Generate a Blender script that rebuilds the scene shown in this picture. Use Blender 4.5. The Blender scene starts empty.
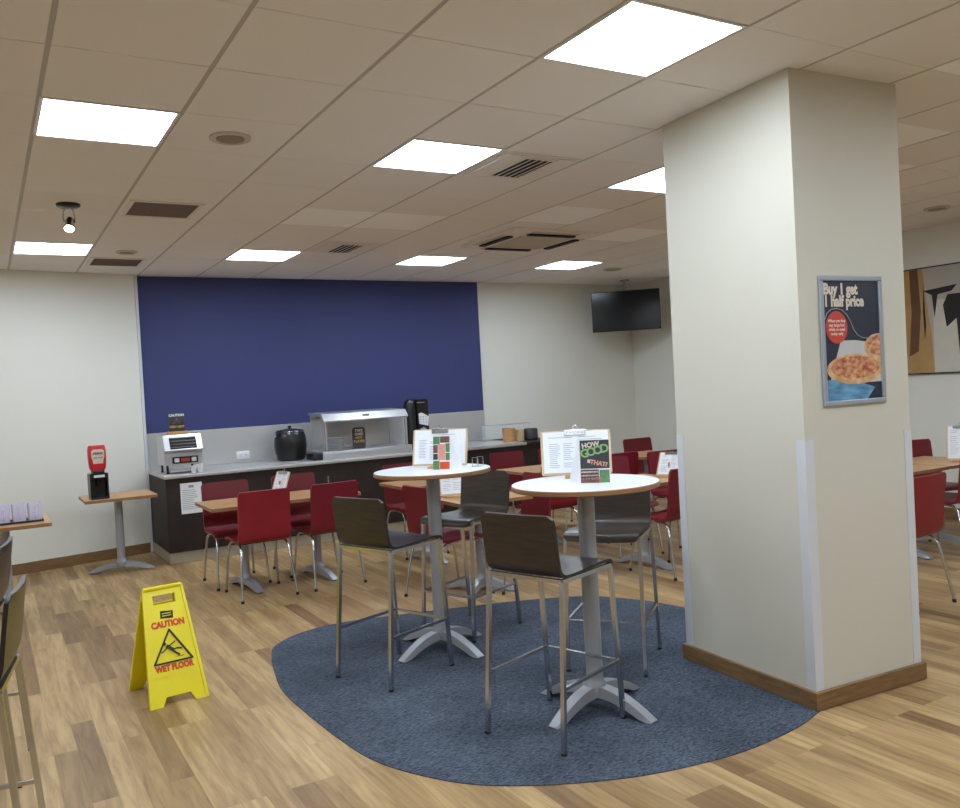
import bpy, bmesh, math, random
from mathutils import Vector, Matrix
random.seed(7)
PI = math.pi
scn = bpy.context.scene
C = scn.collection

# ------------------------------------------------------------------ camera, light, exposure
cam_d = bpy.data.cameras.new('camera')
cam = bpy.data.objects.new('camera', cam_d); C.objects.link(cam)
cam_d.sensor_fit = 'HORIZONTAL'; cam_d.sensor_width = 36.0
cam_d.lens = 849.6 / 960 * 36.0
cam_d.clip_start = 0.05; cam_d.clip_end = 60
_y, _p, _r = math.radians(-30.3036), math.radians(-1.1583), math.radians(3.0746)
_m = Matrix.Rotation(_y, 3, 'Z') @ Matrix.Rotation(_p, 3, 'X') @ Matrix.Rotation(_r, 3, 'Y')
_right, _fwd, _up = _m.col[0], _m.col[1], _m.col[2]
_rot = Matrix((_right, _up, -_fwd)).transposed()
cam.matrix_world = Matrix.Translation((-0.28585, -2.33745, 1.55854)) @ _rot.to_4x4()
scn.camera = cam
world = bpy.data.worlds.new('world'); scn.world = world; world.use_nodes = True
world.node_tree.nodes['Background'].inputs[0].default_value = (0.8, 0.85, 1, 1)
world.node_tree.nodes['Background'].inputs[1].default_value = 0.02
scn.view_settings.view_transform = 'Standard'
scn.view_settings.look = 'None'
scn.view_settings.gamma = 1
scn.view_settings.exposure = 1.45
LIGHT_POWER = 10.0
CEIL = 2.921
T = 0.6
BACK_Y, RIGHT_X, LEFT_X, FRONT_Y = 7.25, 7.95, -4.2, -6.0

# ------------------------------------------------------------------ materials
def lin(c):
    r = []
    for v in c:
        v /= 255.0
        r.append(v / 12.92 if v <= 0.04045 else ((v + 0.055) / 1.055) ** 2.4)
    return (r[0], r[1], r[2], 1)
class NT:
    def __init__(s, name):
        s.m = bpy.data.materials.new(name); s.m.use_nodes = True
        s.t = s.m.node_tree; s.b = s.t.nodes['Principled BSDF']
    def n(s, kind, **kw):
        o = s.t.nodes.new(kind)
        for k, v in kw.items():
            if hasattr(o, k): setattr(o, k, v)
            else: o.inputs[k].default_value = v
        return o
    def l(s, a, b): s.t.links.new(a, b)
def mat(name, col, rough=.5, metal=0., var=.05, scale=12., bump=0., stretch=None, spec=.5, coat=0., alpha=1., trans=0.):
    k = NT(name); b = k.b
    c = lin(col)
    tc = k.n('ShaderNodeTexCoord'); mp = k.n('ShaderNodeMapping')
    k.l(tc.outputs['Object'], mp.inputs['Vector'])
    if stretch: mp.inputs['Scale'].default_value = stretch
    nz = k.n('ShaderNodeTexNoise'); nz.inputs['Scale'].default_value = scale; nz.inputs['Detail'].default_value = 4
    k.l(mp.outputs[0], nz.inputs['Vector'])
    mx = k.n('ShaderNodeMix'); mx.data_type = 'RGBA'
    mx.inputs[6].default_value = tuple(v * (1 - var) for v in c[:3]) + (1,)
    mx.inputs[7].default_value = tuple(min(1, v * (1 + var)) for v in c[:3]) + (1,)
    k.l(nz.outputs['Fac'], mx.inputs[0]); k.l(mx.outputs[2], b.inputs['Base Color'])
    b.inputs['Roughness'].default_value = rough; b.inputs['Metallic'].default_value = metal
    b.inputs['Specular IOR Level'].default_value = spec
    b.inputs['Coat Weight'].default_value = coat; b.inputs['Alpha'].default_value = alpha
    b.inputs['Transmission Weight'].default_value = trans
    if bump:
        bp = k.n('ShaderNodeBump'); bp.inputs['Strength'].default_value = bump; bp.inputs['Distance'].default_value = .01
        k.l(nz.outputs['Fac'], bp.inputs['Height']); k.l(bp.outputs[0], b.inputs['Normal'])
    return k.m
def emit(name, col, power):
    k = NT(name)
    k.b.inputs['Base Color'].default_value = (.8, .8, .8, 1)
    k.b.inputs['Emission Color'].default_value = lin(col)
    k.b.inputs['Emission Strength'].default_value = power
    return k.m
def wood(name, c1, c2, rough=.35, scale=6., stretch=(1, 12, 12), spec=.4):
    k = NT(name)
    tc = k.n('ShaderNodeTexCoord'); mp = k.n('ShaderNodeMapping'); mp.inputs['Scale'].default_value = stretch
    nz = k.n('ShaderNodeTexNoise'); nz.inputs['Scale'].default_value = scale; nz.inputs['Detail'].default_value = 6
    cr = k.n('ShaderNodeValToRGB'); cr.color_ramp.elements[0].color = lin(c1); cr.color_ramp.elements[1].color = lin(c2)
    cr.color_ramp.elements[0].position = .3; cr.color_ramp.elements[1].position = .7
    k.l(tc.outputs['Object'], mp.inputs[0]); k.l(mp.outputs[0], nz.inputs['Vector']); k.l(nz.outputs['Fac'], cr.inputs[0])
    k.l(cr.outputs[0], k.b.inputs['Base Color']); k.b.inputs['Roughness'].default_value = rough
    k.b.inputs['Specular IOR Level'].default_value = spec
    return k.m
def floor_mat():
    k = NT('laminate_planks')
    tc = k.n('ShaderNodeTexCoord'); mp = k.n('ShaderNodeMapping')
    mp.inputs['Rotation'].default_value = (0, 0, PI / 2)
    k.l(tc.outputs['Object'], mp.inputs[0])
    def brick(c1, c2, mortar, off):
        br = k.n('ShaderNodeTexBrick'); br.offset = off; br.offset_frequency = 3; br.squash = 1.0
        br.inputs['Scale'].default_value = 1.0
        br.inputs['Brick Width'].default_value = .98; br.inputs['Row Height'].default_value = .098
        br.inputs['Mortar Size'].default_value = .0008; br.inputs['Mortar Smooth'].default_value = .3
        br.inputs['Color1'].default_value = c1; br.inputs['Color2'].default_value = c2; br.inputs['Mortar'].default_value = mortar
        k.l(mp.outputs[0], br.inputs['Vector']); return br
    br = brick((0, 0, 0, 1), (1, 1, 1, 1), (.5, .5, .5, 1), .37)
    ramp = k.n('ShaderNodeValToRGB'); e = ramp.color_ramp.elements
    e[0].color = lin((132, 103, 70)); e[0].position = 0
    e[1].color = lin((190, 161, 115)); e[1].position = 1
    for p, c in ((.2, (157, 128, 88)), (.5, (170, 141, 99)), (.75, (179, 150, 106))):
        q = ramp.color_ramp.elements.new(p); q.color = lin(c)
    k.l(br.outputs['Color'], ramp.inputs[0])
    # grain runs with the plank, shifted per plank
    mp2 = k.n('ShaderNodeMapping'); mp2.inputs['Scale'].default_value = (1.1, 14, 1)
    k.l(mp.outputs[0], mp2.inputs[0])
    add = k.n('ShaderNodeVectorMath'); add.operation = 'MULTIPLY_ADD'
    k.l(br.outputs['Color'], add.inputs[0]); add.inputs[1].default_value = (17, 31, 5); k.l(mp2.outputs[0], add.inputs[2])
    nz = k.n('ShaderNodeTexNoise'); nz.inputs['Scale'].default_value = 2.2; nz.inputs['Detail'].default_value = 7; nz.inputs['Roughness'].default_value = .6; nz.inputs['Distortion'].default_value = .6
    k.l(add.outputs[0], nz.inputs['Vector'])
    gr = k.n('ShaderNodeValToRGB'); gr.color_ramp.elements[0].color = (.66, .60, .53, 1); gr.color_ramp.elements[0].position = .33
    gr.color_ramp.elements[1].color = (1.08, 1.06, 1.04, 1); gr.color_ramp.elements[1].position = .62
    k.l(nz.outputs['Fac'], gr.inputs[0])
    mul = k.n('ShaderNodeMix'); mul.data_type = 'RGBA'; mul.blend_type = 'MULTIPLY'; mul.inputs[0].default_value = .95
    k.l(ramp.outputs[0], mul.inputs[6]); k.l(gr.outputs[0], mul.inputs[7])
    j = k.n('ShaderNodeMix'); j.data_type = 'RGBA'
    fc = k.n('ShaderNodeMath'); fc.operation = 'MULTIPLY'; fc.inputs[1].default_value = .45
    k.l(br.outputs['Fac'], fc.inputs[0]); k.l(fc.outputs[0], j.inputs[0])
    k.l(mul.outputs[2], j.inputs[6]); j.inputs[7].default_value = lin((92, 66, 42))
    k.l(j.outputs[2], k.b.inputs['Base Color'])
    k.b.inputs['Roughness'].default_value = .42; k.b.inputs['Specular IOR Level'].default_value = .35
    return k.m
def carpet_mat():
    k = NT('blue_grey_carpet')
    tc = k.n('ShaderNodeTexCoord')
    n1 = k.n('ShaderNodeTexNoise'); n1.inputs['Scale'].default_value = 160; n1.inputs['Detail'].default_value = 3
    mp = k.n('ShaderNodeMapping'); mp.inputs['Scale'].default_value = (.35, 1, 1); k.l(tc.outputs['Object'], mp.inputs[0]); k.l(mp.outputs[0], n1.inputs['Vector'])
    n2 = k.n('ShaderNodeTexNoise'); n2.inputs['Scale'].default_value = 2.5; n2.inputs['Detail'].default_value = 5; k.l(tc.outputs['Object'], n2.inputs['Vector'])
    r1 = k.n('ShaderNodeValToRGB'); r1.color_ramp.elements[0].color = lin((44, 50, 60)); r1.color_ramp.elements[1].color = lin((92, 100, 113))
    r1.color_ramp.elements[0].position = .32; r1.color_ramp.elements[1].position = .68
    k.l(n1.outputs['Fac'], r1.inputs[0])
    r2 = k.n('ShaderNodeValToRGB'); r2.color_ramp.elements[0].color = (.8, .8, .8, 1); r2.color_ramp.elements[1].color = (1.15, 1.15, 1.15, 1)
    r2.color_ramp.elements[0].position = .35; r2.color_ramp.elements[1].position = .65
    k.l(n2.outputs['Fac'], r2.inputs[0])
    mul = k.n('ShaderNodeMix'); mul.data_type = 'RGBA'; mul.blend_type = 'MULTIPLY'; mul.inputs[0].default_value = 1
    k.l(r1.outputs[0], mul.inputs[6]); k.l(r2.outputs[0], mul.inputs[7]); k.l(mul.outputs[2], k.b.inputs['Base Color'])
    bp = k.n('ShaderNodeBump'); bp.inputs['Strength'].default_value = .5; bp.inputs['Distance'].default_value = .004
    k.l(n1.outputs['Fac'], bp.inputs['Height']); k.l(bp.outputs[0], k.b.inputs['Normal'])
    k.b.inputs['Roughness'].default_value = .95; k.b.inputs['Specular IOR Level'].default_value = .15
    return k.m
M = {}
M['floor'] = floor_mat(); M['carpet'] = carpet_mat()
M['wall'] = mat('cream_wall_paint', (225, 223, 213), .7, var=.015, scale=3, spec=.3)
M['blue'] = mat('royal_blue_wall_paint', (60, 66, 112), .6, var=.04, scale=2, spec=.3)
M['pillar'] = mat('pillar_cream_paint', (204, 199, 184), .5, var=.02, scale=3, spec=.4)
M['guard'] = mat('white_plastic_corner_guard', (206, 207, 210), .4, var=.02)
M['tile'] = mat('mineral_ceiling_tile', (238, 233, 228), .95, var=.02, scale=1.2, spec=.1)
M['tile2'] = mat('newer_ceiling_tile', (255, 254, 252), .95, var=.03, scale=2, spec=.1)
M['tbar'] = mat('ceiling_grid_bar', (186, 178, 170), .6, var=.03)
M['gap'] = mat('ceiling_gap', (70, 62, 54), .9)
M['skirt'] = wood('wood_skirting', (112, 84, 54), (138, 106, 70), .45, 5, (2, 2, 20))
M['steel'] = mat('brushed_steel', (200, 200, 202), .32, .7, .06, 4, stretch=(1, 1, 60))
M['steel_rough'] = mat('satin_steel_sheet', (196, 194, 192), .34, .45, .05, 3)
M['chrome'] = mat('chrome', (196, 198, 202), .2, 1., .02)
M['silver'] = mat('silver_painted_metal', (160, 162, 166), .42, .4, .03)
M['red'] = mat('dark_red_leatherette', (132, 24, 34), .42, 0., .07, 9, spec=.45)
M['red2'] = mat('maroon_leatherette', (114, 22, 34), .42, 0., .07, 9, spec=.45)
M['wenge'] = wood('dark_stained_ply', (42, 35, 30), (64, 54, 46), .3, 5, (1, 1, 14), .5)
M['wenge_edge'] = mat('dark_ply_edge', (34, 28, 25), .4)
M['tabletop'] = wood('oak_laminate', (176, 132, 86), (196, 152, 104), .35, 4, (1, 10, 1))
M['tabletop_edge'] = mat('oak_edge_band', (150, 108, 68), .45)
M['white_top'] = mat('white_laminate', (226, 228, 232), .3, var=.01)
M['counter'] = wood('dark_walnut_panel', (36, 27, 23), (46, 36, 31), .6, 4, (3, 3, 1))
M['plinth'] = mat('cream_plinth', (176, 166, 150), .5)
M['black'] = mat('black_plastic', (20, 20, 22), .3, var=.1)
M['dark'] = mat('dark_void', (14, 13, 13), .7)
M['screen'] = mat('tv_glass', (6, 6, 8), .16, spec=.3)
M['ventgrey'] = mat('vent_mesh_brown', (128, 112, 102), .7, var=.25, scale=60)
M['ventmid'] = mat('vent_disc', (150, 136, 120), .8, var=.1)
M['ventframe'] = mat('vent_frame_cream', (228, 222, 214), .5)
M['white'] = mat('white_plastic', (225, 225, 225), .4, var=.02)
M['paper'] = mat('white_paper', (232, 234, 238), .7, var=.015)
M['ink'] = mat('grey_print', (150, 152, 158), .8)
M['ply'] = wood('pale_plywood_board', (196, 170, 130), (214, 190, 152), .5, 5, (1, 8, 1))
M['yellow'] = mat('yellow_plastic', (232, 214, 14), .35, var=.03)
M['signred'] = mat('red_print', (206, 70, 24), .5)
M['signblack'] = mat('black_print', (30, 32, 12), .5)
M['light'] = emit('led_diffuser', (225, 240, 255), LIGHT_POWER)
M['spot'] = emit('spot_lamp_glow', (255, 244, 240), 12)
M['glass'] = mat('clear_glass', (225, 235, 235), .05, alpha=.16, spec=.6)
M['lilac'] = mat('white_glazed_ceramic', (226, 220, 242), .25)
M['ketchup'] = mat('tomato_red_pouch', (196, 30, 34), .35)
M['gold'] = mat('gold_print', (206, 168, 92), .5)
M['wood_block'] = wood('beech_block', (178, 134, 84), (200, 158, 108), .5, 6)
M['navy'] = mat('navy_print', (36, 40, 56), .5, var=.25, scale=6)
M['cream_print'] = mat('cream_print', (214, 202, 184), .6)
M['badge'] = mat('coral_red_print', (196, 66, 52), .5)
M['crust'] = wood('pizza_crust_print', (186, 142, 98), (222, 188, 142), .6, 24, (1, 1, 1))
M['topping'] = wood('pizza_topping_print', (156, 66, 50), (222, 172, 122), .6, 34, (1, 1, 1.4))
M['board_paper'] = mat('pale_paper_print', (190, 188, 186), .6, var=.1)
M['cloth'] = wood('blue_cloth_print', (62, 110, 146), (112, 164, 196), .7, 12, (1, 1, 3))
M['green_print'] = mat('green_print', (88, 130, 84), .6, var=.3, scale=60)
M['leaf_green'] = mat('pale_green_print', (136, 176, 112), .6)
M['pink_print'] = mat('pink_print', (214, 150, 132), .6, var=.2, scale=60)
M['charcoal_print'] = mat('charcoal_print', (54, 54, 58), .5)
M['brown_print'] = mat('brown_print', (112, 74, 62), .6, var=.4, scale=50)
M['alu'] = mat('pale_aluminium', (176, 184, 194), .35, .6)
M['art1'] = mat('canvas_ochre', (176, 140, 88), .7, var=.35, scale=4, stretch=(1, 6, 1))
M['art2'] = mat('canvas_grey', (178, 170, 160), .7, var=.1, scale=5, stretch=(1, 8, 1))
M['art3'] = mat('canvas_black', (34, 28, 30), .7)
M['art4'] = mat('canvas_brown', (104, 70, 44), .7, var=.3, scale=6, stretch=(1, 6, 1))
M['art5'] = mat('canvas_pale', (206, 200, 186), .7, var=.08)
M['rubber'] = mat('black_rubber', (22, 20, 20), .6)
M['vgrille'] = mat('grille_grey', (205, 196, 182), .7, var=.15, scale=80)

# ------------------------------------------------------------------ mesh helpers
def finish(name, bm, mats, parent=None, smooth=True, label=None):
    me = bpy.data.meshes.new(name)
    bmesh.ops.recalc_face_normals(bm, faces=bm.faces)
    bm.to_mesh(me); bm.free()
    if not isinstance(mats, (list, tuple)): mats = [mats]
    for m in mats: me.materials.append(M[m] if isinstance(m, str) else m)
    if smooth:
        for p in me.polygons: p.use_smooth = True
        try: me.set_sharp_from_angle(angle=math.radians(35))
        except Exception: pass
    o = bpy.data.objects.new(name, me); C.objects.link(o)
    if parent: o.parent = parent
    if label: o['label'] = label
    return o
def setmat(bm, start, idx):
    bm.faces.ensure_lookup_table()
    for f in bm.faces[start:]: f.material_index = idx
def box(bm, x0, x1, y0, y1, z0, z1, bev=0., mi=0, mtx=None):
    tmp = bmesh.new()
    v = [tmp.verts.new((x, y, z)) for z in (z0, z1) for y in (y0, y1) for x in (x0, x1)]
    for f in ((0, 2, 3, 1), (4, 5, 7, 6), (0, 1, 5, 4), (2, 6, 7, 3), (0, 4, 6, 2), (1, 3, 7, 5)): tmp.faces.new([v[i] for i in f])
    if bev: bmesh.ops.bevel(tmp, geom=tmp.edges[:], offset=bev, segments=2, affect='EDGES', profile=.5)
    join(bm, tmp, mi, mtx)
def join(bm, tmp, mi=0, mtx=None):
    mp = {}
    for v in tmp.verts: mp[v] = bm.verts.new(mtx @ v.co if mtx else v.co)
    for f in tmp.faces:
        try:
            g = bm.faces.new([mp[v] for v in f.verts]); g.material_index = mi if mi is not None else f.material_index
        except ValueError: pass
    tmp.free()
def tube(bm, pts, r, seg=10, mi=0, caps=True, closed=False):
    pts = [Vector(p) for p in pts]; n = len(pts); rings = []
    rr = r if isinstance(r, (list, tuple)) else [r] * n
    up = None
    for i in range(n):
        if closed: t = pts[(i + 1) % n] - pts[i - 1]
        else: t = pts[min(i + 1, n - 1)] - pts[max(i - 1, 0)]
        t.normalize()
        if up is None:
            a = Vector((0, 0, 1)) if abs(t.z) < .9 else Vector((1, 0, 0))
            up = (a - t * a.dot(t)).normalized()
        else: up = (up - t * up.dot(t)).normalized()
        s = t.cross(up)
        rings.append([bm.verts.new(pts[i] + (up * math.cos(a) + s * math.sin(a)) * rr[i]) for a in [2 * PI * j / seg for j in range(seg)]])
    for i in range(n if closed else n - 1):
        A, B = rings[i], rings[(i + 1) % n]
        for j in range(seg):
            f = bm.faces.new((A[j], A[(j + 1) % seg], B[(j + 1) % seg], B[j])); f.material_index = mi
    if caps and not closed:
        f = bm.faces.new(rings[0][::-1]); f.material_index = mi
        f = bm.faces.new(rings[-1]); f.material_index = mi
def bar(bm, a, b, w, mi=0, h=None):
    "square section bar"
    a, b = Vector(a), Vector(b); t = (b - a).normalized(); h = h or w
    u = Vector((0, 0, 1)) if abs(t.z) < .8 else Vector((1, 0, 0))
    s = t.cross(u).normalized(); u = s.cross(t).normalized()
    R = []
    for p in (a, b):
        R.append([bm.verts.new(p + s * x * w / 2 + u * y * h / 2) for x, y in ((-1, -1), (1, -1), (1, 1), (-1, 1))])
    for j in range(4):
        f = bm.faces.new((R[0][j], R[0][(j + 1) % 4], R[1][(j + 1) % 4], R[1][j])); f.material_index = mi
    for q in (R[0][::-1], R[1]): f = bm.faces.new(q); f.material_index = mi
def lathe(bm, prof, c=(0, 0), seg=32, mi=0, caps=True):
    rings = [[bm.verts.new((c[0] + r * math.cos(2 * PI * j / seg), c[1] + r * math.sin(2 * PI * j / seg), z)) for j in range(seg)] for r, z in prof]
    for A, B in zip(rings, rings[1:]):
        for j in range(seg):
            f = bm.faces.new((A[j], A[(j + 1) % seg], B[(j + 1) % seg], B[j])); f.material_index = mi
    if caps:
        f = bm.faces.new(rings[0][::-1]); f.material_index = mi
        f = bm.faces.new(rings[-1]); f.material_index = mi
def prism(bm, poly, fn, d, mi=0):
    "poly in 2D; fn(u,v,w)->3D; thickness d along w"
    A = [bm.verts.new(fn(u, v, 0)) for u, v in poly]; B = [bm.verts.new(fn(u, v, d)) for u, v in poly]
    n = len(poly)
    for q in (A[::-1], B): f = bm.faces.new(q); f.material_index = mi
    for i in range(n):
        f = bm.faces.new((A[i], A[(i + 1) % n], B[(i + 1) % n], B[i])); f.material_index = mi
def rrect(x0, x1, y0, y1, r, n=5):
    P = []
    for cx, cy, a0 in ((x1 - r, y1 - r, 0), (x0 + r, y1 - r, 90), (x0 + r, y0 + r, 180), (x1 - r, y0 + r, 270)):
        for i in range(n + 1):
            a = math.radians(a0 + 90 * i / n); P.append((cx + r * math.cos(a), cy + r * math.sin(a)))
    return P
def thing(name, label, cat, loc=(0, 0, 0), rotz=0., group=None):
    o = bpy.data.objects.new(name, None); C.objects.link(o); o.empty_display_size = .1
    o.location = loc; o.rotation_euler = (0, 0, rotz); tag(o, label, cat, group); return o
def tag(o, label, cat, group=None):
    o['label'] = label; o['category'] = cat
    if group: o['group'] = group
    return o
def struct(name, bm, m, smooth=False, label=None):
    o = finish(name, bm, m, None, smooth); o['kind'] = 'structure'
    if label: o['label'] = label
    return o
def dup(root, loc, rotz, label, group=None):
    r = root.copy(); C.objects.link(r); r.location = loc; r.rotation_euler = (0, 0, rotz); r['label'] = label
    if group: r['group'] = group
    for ch in list(root.children):
        c = ch.copy(); C.objects.link(c); c.parent = r
        for g in list(ch.children):
            d = g.copy(); C.objects.link(d); d.parent = c
    return r
def text(name, s, size, m, mtx, parent, bold=.0, sx=1., align='CENTER', spacing=1., line=1.):
    cu = bpy.data.curves.new(name, 'FONT'); cu.body = s; cu.size = size; cu.align_x = align; cu.align_y = 'CENTER'
    cu.offset = bold; cu.extrude = .0004; cu.resolution_u = 3; cu.space_character = spacing; cu.space_line = line
    t = bpy.data.objects.new('tmp', cu); C.objects.link(t)
    dg = bpy.context.evaluated_depsgraph_get(); me = bpy.data.meshes.new_from_object(t.evaluated_get(dg))
    bpy.data.objects.remove(t); bpy.data.curves.remove(cu)
    me.transform(mtx @ Matrix.Diagonal((sx, 1, 1, 1))); me.name = name
    me.materials.clear(); me.materials.append(M[m])
    o = bpy.data.objects.new(name, me); C.objects.link(o)
    if parent: o.parent = parent
    return o
def frame_m(origin, xdir, ydir):
    x = Vector(xdir).normalized(); y = Vector(ydir); y = (y - x * y.dot(x)).normalized(); z = x.cross(y)
    m = Matrix((x, y, z)).transposed().to_4x4(); m.translation = Vector(origin); return m

# ------------------------------------------------------------------ room shell
bm = bmesh.new(); box(bm, LEFT_X - .2, RIGHT_X + .2, FRONT_Y - .2, BACK_Y + .2, -.12, 0); struct('floor', bm, 'floor')
def smooth_poly(P, n=8):
    out = []; k = len(P)
    for i in range(k):
        p0, p1, p2, p3 = [Vector(P[(i + j) % k]) for j in (-1, 0, 1, 2)]
        for j in range(n):
            t = j / n
            out.append(.5 * ((2 * p1) + (p2 - p0) * t + (2 * p0 - 5 * p1 + 4 * p2 - p3) * t * t + (3 * p1 - p0 - 3 * p2 + p3) * t ** 3))
    return out
RUG = [(1.12, 2.70), (1.21, 2.93), (1.42, 3.10), (1.72, 3.16), (2.14, 3.07), (2.60, 2.94), (3.05, 2.79), (3.4, 2.60), (3.6, 2.3), (3.7, 1.9), (3.7, 1.3), (3.5, .7), (3.2, .36),
       (2.86, .215), (2.6, .16), (2.27, .15), (1.895, .22), (1.59, .35), (1.327, .53), (1.17, .74), (1.06, 1.0), (1.02, 1.3), (1.0, 1.7), (1.0, 2.1), (1.06, 2.45)]
bm = bmesh.new(); prism(bm, [(p.x, p.y) for p in smooth_poly(RUG, 6)], lambda u, v, w: (u, v, .0005 + w), .0035)
o = struct('trim_1', bm, 'carpet', label='blue grey carpet inlay with a curved outline set into the wood floor')
# walls
def wallbox(name, a, m='wall'):
    bm = bmesh.new(); box(bm, *a); return struct(name, bm, m)
wallbox('wall_back', (LEFT_X - .15, RIGHT_X + .15, BACK_Y, BACK_Y + .15, 0, CEIL))
WL = Matrix.Translation((1.155, 7.18, 0)) @ Matrix.Rotation(math.atan2(.25, 1.17), 4, 'Z')   # cream wall left of the blue panel, slightly angled
bm = bmesh.new(); box(bm, -5.6, 0, 0, .05, 0, CEIL, 0, 0, WL); struct('wall_back_left', bm, 'wall')
wallbox('wall_right', (RIGHT_X, RIGHT_X + .15, FRONT_Y, BACK_Y, 0, CEIL))
wallbox('wall_left', (LEFT_X - .15, LEFT_X, FRONT_Y, BACK_Y, 0, CEIL))
wallbox('wall_front', (LEFT_X - .15, RIGHT_X + .15, FRONT_Y - .15, FRONT_Y, 0, CEIL))
o = wallbox('wall_back_blue', (1.19, 5.35, BACK_Y - .03, BACK_Y - .0005, .86, CEIL - .002), 'blue')
o['label'] = 'royal blue painted panel on the cream back wall'
# pillar
PW, PD = .715, .89
PROT = math.radians(-4.0)
PM = Matrix.Translation((2.922, .25, 0)) @ Matrix.Rotation(PROT, 4, 'Z')   # the pillar stands a little turned to the tile grid
bm = bmesh.new(); box(bm, 0, PW, 0, PD, 0, CEIL, 0, 0, PM); struct('wall_pillar', bm, 'pillar')
bm = bmesh.new()
for a in ((-.02, PW + .02, -.02, 0), (-.02, PW + .02, PD, PD + .02), (-.02, 0, 0, PD), (PW, PW + .02, 0, PD)):
    box(bm, *a, .004, .085, .003, 0, PM)
struct('baseboard_pillar', bm, 'skirt')
for i, (x, y, sx, sy) in enumerate(((0, 0, 1, 1), (0, PD, 1, -1), (PW, 0, -1, 1), (PW, PD, -1, -1))):
    bm = bmesh.new(); w = .05; t = .003
    xs = sorted((x - t * sx, x + w * sx)); ys = sorted((y - t * sy, y)); box(bm, *xs, *ys, .086, 1.235, 0, 0, PM)
    xs = sorted((x - t * sx, x)); ys = sorted((y, y + w * sy)); box(bm, *xs, *ys, .086, 1.235, 0, 0, PM)
    struct('trim_%d' % (i + 2), bm, 'guard', label='white plastic corner guard on the cream pillar')
bm = bmesh.new()
box(bm, -5.4, -.002, -.018, -.0005, .001, .105, .003, 0, WL); box(bm, 5.93, RIGHT_X - .02, BACK_Y - .018, BACK_Y - .0005, .001, .11, .003)
struct('baseboard_back', bm, 'skirt')
bm = bmesh.new(); box(bm, RIGHT_X - .018, RIGHT_X - .0005, FRONT_Y, BACK_Y - .02, .001, .11, .003); struct('baseboard_right', bm, 'skirt')
bm = bmesh.new(); box(bm, LEFT_X + .0005, LEFT_X + .018, FRONT_Y, BACK_Y - .02, .001, .11, .003); struct('baseboard_left', bm, 'skirt')
# pale vertical strip where cream wall meets the blue
bm = bmesh.new(); box(bm, 1.157, 1.187, BACK_Y - .075, BACK_Y - .0005, .002, CEIL - .002, .004); struct('trim_6', bm, 'guard', label='pale edge strip beside the blue wall')

# ceiling grid
LIGHTS = [(0, 3), (3, 3), (6, 3), (9, 3), (3, 0), (0, 9), (3, 9), (6, 9), (9, 9), (0, -2), (3, -3), (6, -3), (9, -2), (-4, 3), (-4, -1), (-4, 7), (3, -7), (-2, -6), (8, -7)]  # seen panels first, then unseen ones added for their light
HOLES = set(LIGHTS)
NEW = {(3, 6), (4, 6), (6, 5), (8, 6), (6, -1), (8, 2), (9, 5), (7, 1)}
bm = bmesh.new()
u0, u1, v0, v1 = -7, 13, -10, 12
for u in range(u0, u1 + 1):
    for v in range(v0, v1 + 1):
        if (u, v) in HOLES: continue
        x0, x1, y0, y1 = u * T + .010, (u + 1) * T - .010, v * T + .002, (v + 1) * T - .002
        x0 = max(x0, LEFT_X); x1 = min(x1, RIGHT_X); y0 = max(y0, FRONT_Y); y1 = min(y1, BACK_Y)
        if x1 - x0 < .01 or y1 - y0 < .01: continue
        jit = random.uniform(-.0008, .0008)
        box(bm, x0, x1, y0, y1, CEIL + jit, CEIL + .012, 0, 1 if (u, v) in NEW else 0)
box(bm, LEFT_X - .15, RIGHT_X + .15, FRONT_Y - .15, BACK_Y + .15, CEIL + .1, CEIL + .2, 0, 2)
for u in range(u0, u1 + 1):
    x = u * T
    if LEFT_X < x < RIGHT_X: box(bm, x - .0095, x + .0095, FRONT_Y, BACK_Y, CEIL + .002, CEIL + .02, 0, 3)
for v in range(v0, v1 + 1):
    y = v * T
    if FRONT_Y < y < BACK_Y:
        for u in range(u0, u1 + 1):
            x0, x1 = max(u * T + .0096, LEFT_X), min((u + 1) * T - .0096, RIGHT_X)
            if x1 - x0 > .02: box(bm, x0, x1, y - .010, y + .010, CEIL + .0125, CEIL + .02, 0, 2)
struct('ceiling', bm, ['tile', 'tile2', 'gap', 'tbar'])

# ------------------------------------------------------------------ ceiling lights
light_labels = {
 (3, 0): 'largest and nearest square ceiling light panel, cut by the top edge of the photo',
 (0, 3): 'bright square ceiling light panel at upper left beside the round ceiling vent',
 (3, 3): 'bright square ceiling light panel next to the louvred square vent',
 (6, 3): 'square ceiling light panel half hidden by the left edge of the cream pillar',
 (9, 3): 'square ceiling light panel almost wholly hidden behind the cream pillar',
 (0, 9): 'far square ceiling light panel below the small ceiling spotlight',
 (3, 9): 'far square ceiling light panel above the left half of the blue wall',
 (6, 9): 'far square ceiling light panel above the right end of the blue wall',
 (9, 9): 'far square ceiling light panel left of the wall television pole'}
added_light_labels = {  # panels out of view, added to help light the room
 (0, -2): 'added unseen square ceiling light panel almost straight above the camera', (3, -3): 'added unseen square ceiling light panel above and to the right of the camera',
 (6, -3): 'added unseen square ceiling light panel far right of the camera, outside the photo', (9, -2): 'added unseen square ceiling light panel by the right wall, nearer than the abstract canvas',
 (-4, 3): 'added unseen square ceiling light panel left of the view, level with the middle row', (-4, -1): 'added unseen square ceiling light panel left of the camera, outside the photo',
 (-4, 7): 'added unseen square ceiling light panel left of the view, toward the far wall', (3, -7): 'added unseen square ceiling light panel behind and right of the camera',
 (-2, -6): 'added unseen square ceiling light panel behind and left of the camera', (8, -7): 'added unseen square ceiling light panel in the rear right corner behind the camera'}
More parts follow.
